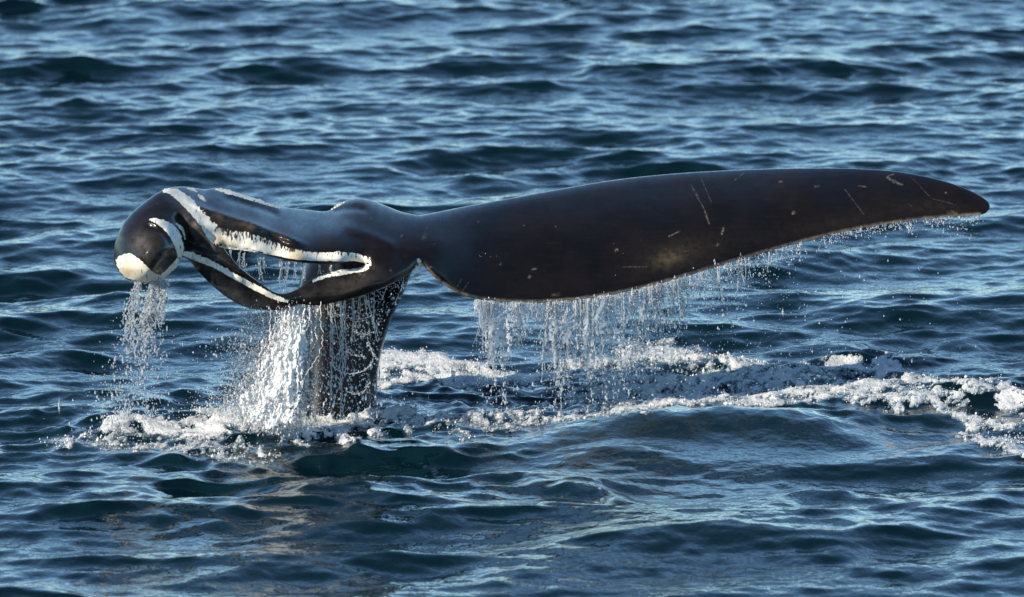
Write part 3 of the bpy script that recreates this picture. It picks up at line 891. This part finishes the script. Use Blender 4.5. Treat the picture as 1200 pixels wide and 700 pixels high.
def m_cur(X, Y):
    yl = np.interp(X, low_s[:, 0], low_s[:, 1])
    ln = np.interp(X, [556, 575, 610, 660, 690, 730, 780, 830, 880], [10, 60, 62, 66, 74, 56, 40, 28, 6])
    ln = ln * (0.35 + 1.15 * vnoise(X / 13.0, X * 0 + 3.5, 309))
    dn = np.interp(X, [556, 570, 620, 700, 760, 800, 850, 890], [.5, .62, .62, .6, .46, .3, .2, -.2])
    return (dn - 0.22 + 0.7 * (fbm(X / 2.6, Y / 22.0, 211, 3) - 0.5) + 1.1 * (fbm(X / 1.8, Y / 3.0, 215, 3) - 0.5) - 0.55 * (Y - yl) / ln - 0.12) * (Y > yl - 1)
def d_cur(X, Y):
    yl = np.interp(X, low_s[:, 0], low_s[:, 1])
    return 60 + dep_f(X, yl) + 0.05 * (fbm(X / 12, Y / 40, 217, 2) - .5) - (Y - yl) * PXM * 0.14
W.film(556, 900, 300, 445, m_cur, d_cur, 0.010, 0.8)
W.build('water_curtain', M_DROP, 'curtain of clear dripping water below the right fluke edge')

# streams from the drooping left tip
W = Water()
def to_world_path(pts, n, jit=0.0):
    S = spline(pts, n)
    return at(S[:, 0], S[:, 1], 60 + S[:, 2]) + rng.normal(0, jit, (n, 3))
for pts in [[(163, 331, -1.3), (158, 348, -1.3), (152, 370, -1.28), (150, 395, -1.28), (148, 412, -1.27)],
            [(178, 331, -1.32), (176, 350, -1.3), (171, 372, -1.3), (170, 390, -1.3), (176, 405, -1.3)],
            [(192, 328, -1.3), (190, 350, -1.3), (186, 372, -1.3), (188, 388, -1.3)],
            [(184, 330, -1.3), (183, 345, -1.3), (178, 368, -1.3), (180, 380, -1.3)]]:
    for q in range(9):
        sh = rng.normal(0, 2.6); l = rng.uniform(.5, 1)
        pp = [(a + sh * (0.6 + .4 * i), b, c) for i, (a, b, c) in enumerate(pts)]
        pth = to_world_path(pp, 40, .003)[:int(40 * l)]
        W.strand(pth, np.linspace(.0048, .0022, len(pth)) * (0.5 + rng.uniform(size=len(pth))), 5)
        W.drops(pth + rng.normal(0, .012, pth.shape), np.abs(rng.normal(.0045, .002, len(pth))) + .0015, rng.uniform(.8, 1.8, len(pth)))
n = 1700
t = rng.uniform(0, 1, n) ** 0.8
px = 172 - 22 * t + rng.normal(0, 10 + 16 * t, n); py = 345 + 150 * t + rng.normal(0, 8, n)
W.drops(at(px, py, 58.7 + rng.normal(0, .08, n)), np.abs(rng.normal(.0036, .0018, n)) + .0012, rng.uniform(.8, 1.8, n))
W.build('tip_drip', M_DROP, 'thin streams of water falling from the drooping left tip')

# drips through the gap of the torn fluke
W = Water()
for px, py, L in [(262, 292, 40), (281, 296, 28), (284, 297, 34), (305, 302, 30), (330, 306, 34), (338, 308, 26), (345, 309, 24), (356, 310, 18), (375, 311, 12), (388, 311, 10), (270, 293, 24), (310, 303, 16)]:
    for q in range(3):
        s0 = at(px + rng.normal(0, 1), py, 60 + dep_f(px, py - 2))
        pth = fall(s0, L * PXM * rng.uniform(.5, 1), rng.normal(-.003, .004), .012)
        W.strand(pth, .002 * (0.5 + rng.uniform(size=len(pth))), 4)
        W.drops(pth + rng.normal(0, .006, pth.shape), np.abs(rng.normal(.0032, .0015, len(pth))) + .001, 1.2)
n = 260
px = rng.uniform(255, 345, n); py = 297 + (px - 255) * .3 + rng.uniform(0, 60, n)
W.drops(at(px, py, 59.2 + rng.normal(0, .1, n)), np.abs(rng.normal(.0028, .0012, n)) + .001, 1.2)
W.build('gap_drip', M_DROP, 'fine drips falling through the gap in the torn left fluke')

# white cascade beside and in front of the tail stock
W = Water()
def m_plu(X, Y):
    t = (Y - 352) / 150.0
    cx_ = 340 - 22 * t + 6 * np.sin(t * 6); w_ = 13 + 28 * t ** 1.3
    return 0.80 - (np.abs(X - cx_) / w_) ** 1.6 + 1.15 * (fbm(X / 8.0, Y / 24.0, 231, 4, .6) - .5) + 1.15 * (fbm(X / 2.4, Y / 3.6, 235, 3, .6) - .5) - 0.25 * np.exp(-((Y - 350) / 6.0) ** 2) - 0.9 * smooth01(Y, 484, 503)
def d_plu(X, Y):
    return 59.08 + 0.10 * (fbm(X / 10, Y / 20, 237, 3) - .5) - (Y - 352) * PXM * 0.05
W.film(280, 385, 350, 503, m_plu, d_plu, 0.04, 0.8)
for k in range(70):
    a = rng.uniform(0, 1)
    x0 = rng.normal(338, 14) if a < .7 else rng.uniform(300, 372)
    y0 = 356 + rng.uniform(-4, 8); x1 = x0 + rng.normal(-14, 10); y1 = rng.uniform(400, 505)
    d0 = -.88 + rng.normal(0, .05)
    pth = to_world_path([(x0, y0, d0), (x0 - 1 + rng.normal(0, 3), y0 * .6 + y1 * .4, d0), ((x0 + 2 * x1) / 3 + rng.normal(0, 4), y0 * .3 + y1 * .7, d0), (x1, y1, d0 + .05)], 46, .004)
    W.strand(pth, (0.003 + 0.006 * rng.uniform()) * (0.4 + 0.9 * rng.uniform(size=46)), 5)
n = 9500
t = rng.uniform(0, 1, n)
px = 337 - 16 * t + rng.normal(0, 1, n) * (12 + 12 * t); py = 352 + 152 * t + rng.normal(0, 5, n)
W.drops(at(px, py, 59.17 + rng.normal(0, .08, n)), np.abs(rng.normal(.0022, .0016, n)) + .0010, rng.uniform(.9, 2.4, n))
n = 5000
px = 305 + 60 * rng.normal(0, .55, n); py = 488 - np.abs(rng.normal(0, 24, n))
W.drops(at(px, py, 59.2 + rng.normal(0, .15, n)), np.abs(rng.normal(.0020, .0014, n)) + .0010, 1.0)
W.build('splash_plume', M_WHITE, 'dense white cascade of water splashing beside the tail stock')

W = Water()
n = 4200   # thin mist of drops left of the cascade
t = rng.uniform(0, 1, n)
px = 300 - 14 * t + rng.normal(0, 15, n); py = 362 + 130 * t + rng.normal(0, 6, n)
W.drops(at(px, py, 59.2 + rng.normal(0, .12, n)), np.abs(rng.normal(.0028, .0014, n)) + .001, rng.uniform(.8, 1.6, n))
# drops and strings in front of the tail stock
n = 2900
px = rng.uniform(345, 480, n); top = 358 - (px - 345) * .26 + 2
t = rng.uniform(0, 1, n) ** 1.15
py = top + (494 - top) * t
edge = np.interp(py, [320, 340, 370, 400, 440, 495], [482, 474, 456, 448, 444, 446])
k_ = px < edge + rng.normal(0, 1.5, n)
px, py = px[k_], py[k_]
W.drops(at(px, py, 59.45 + rng.normal(0, .10, len(px))), np.abs(rng.normal(.0032, .0018, len(px))) + .0011, rng.uniform(.8, 2.0, len(px)))
for k in range(16):
    x0 = rng.uniform(350, 478); y0 = 357 - (x0 - 350) * .26; L = rng.uniform(12, 70 if x0 < 445 else 30)
    pth = fall(at(x0, y0, 59.32), L * PXM, rng.normal(0, .03), .008)
    W.strand(pth, .0028 * (0.4 + rng.uniform(size=len(pth))), 4)
for x0, y1 in [(388, 470), (404, 440), (414, 400), (398, 420), (421, 385), (400, 490), (372, 400)]:
    for q in range(2):
        y0 = 355 - (x0 - 350) * .2
        pth = to_world_path([(x0 + rng.normal(0, 1), y0, -.7), (x0 + rng.normal(0, 2), (y0 + y1) / 2, -.65), (x0 + rng.normal(0, 2), y1, -.55)], 40, .003)
        W.strand(pth, .004 * (0.4 + rng.uniform(size=40)), 4)
for pts, r_ in [([(388, 424), (394, 433), (406, 438), (420, 437), (432, 430), (438, 420)], .0058), ([(405, 458), (415, 462), (426, 459), (432, 450)], .005),
                ([(356, 385), (363, 396), (364, 410), (360, 420), (364, 432), (370, 440), (366, 446)], .007), ([(366, 446), (356, 448), (352, 458)], .0055),
                ([(408, 372), (420, 374), (436, 370)], .003), ([(405, 404), (410, 414), (422, 418)], .003), ([(372, 362), (366, 372), (360, 384)], .005),
                ([(432, 400), (436, 412), (442, 420)], .003), ([(414, 388), (426, 392), (440, 389)], .0025)]:
    pth = to_world_path([(a, b, -.72) for a, b in pts], 50, .002)
    W.strand(pth, r_ * (0.55 + 0.6 * rng.uniform(size=50)), 5)
    W.drops(pth + rng.normal(0, .008, pth.shape), np.abs(rng.normal(.003, .001, 50)) + .001, 1.0)
W.build('stock_drip', M_DROP, 'drops and strings of water running over the tail stock')

W = Water()
W.drops(FLECK, np.abs(rng.normal(.0024, .0018, len(FLECK))) + .0012, 0.8)
W.build('foam_flecks', M_FLECK, 'tiny white bubbles and flecks along the ragged foam')

# loose spray over the sea
W = Water()
def spray(n, cx_, cy_, sx, sy, d, sd, r=.0036):
    px = rng.normal(cx_, sx, n); py = rng.normal(cy_, sy, n)
    P = at(px, py, d + rng.normal(0, sd, n))
    P[:, 2] = np.maximum(P[:, 2], 0.02)
    W.drops(P, np.abs(rng.normal(r, r * .45, n)) + .0011, rng.uniform(.8, 1.5, n))
spray(220, 690, 425, 60, 22, 60.3, .4); spray(260, 870, 355, 90, 22, 60.6, .3, .0028); spray(160, 880, 402, 80, 18, 60.8, .4, .003)
spray(130, 1010, 330, 60, 26, 61.2, .2, .0026); spray(200, 640, 445, 60, 14, 60.3, .3); spray(110, 250, 408, 18, 10, 59.2, .2)
spray(180, 760, 415, 70, 12, 61.0, .5); spray(120, 1000, 415, 60, 10, 61.4, .3); spray(160, 200, 488, 60, 10, 59.2, .3)
spray(120, 470, 476, 18, 8, 59.8, .2); spray(120, 1180, 522, 14, 8, 59.0, .1, .005); spray(90, 560, 300, 3, 2, 60.0, .1, .0015)
spray(160, 800, 455, 110, 10, 60.6, .4)
W.build('spray_drops', M_DROP, 'loose spray drops scattered in the air over the foam')
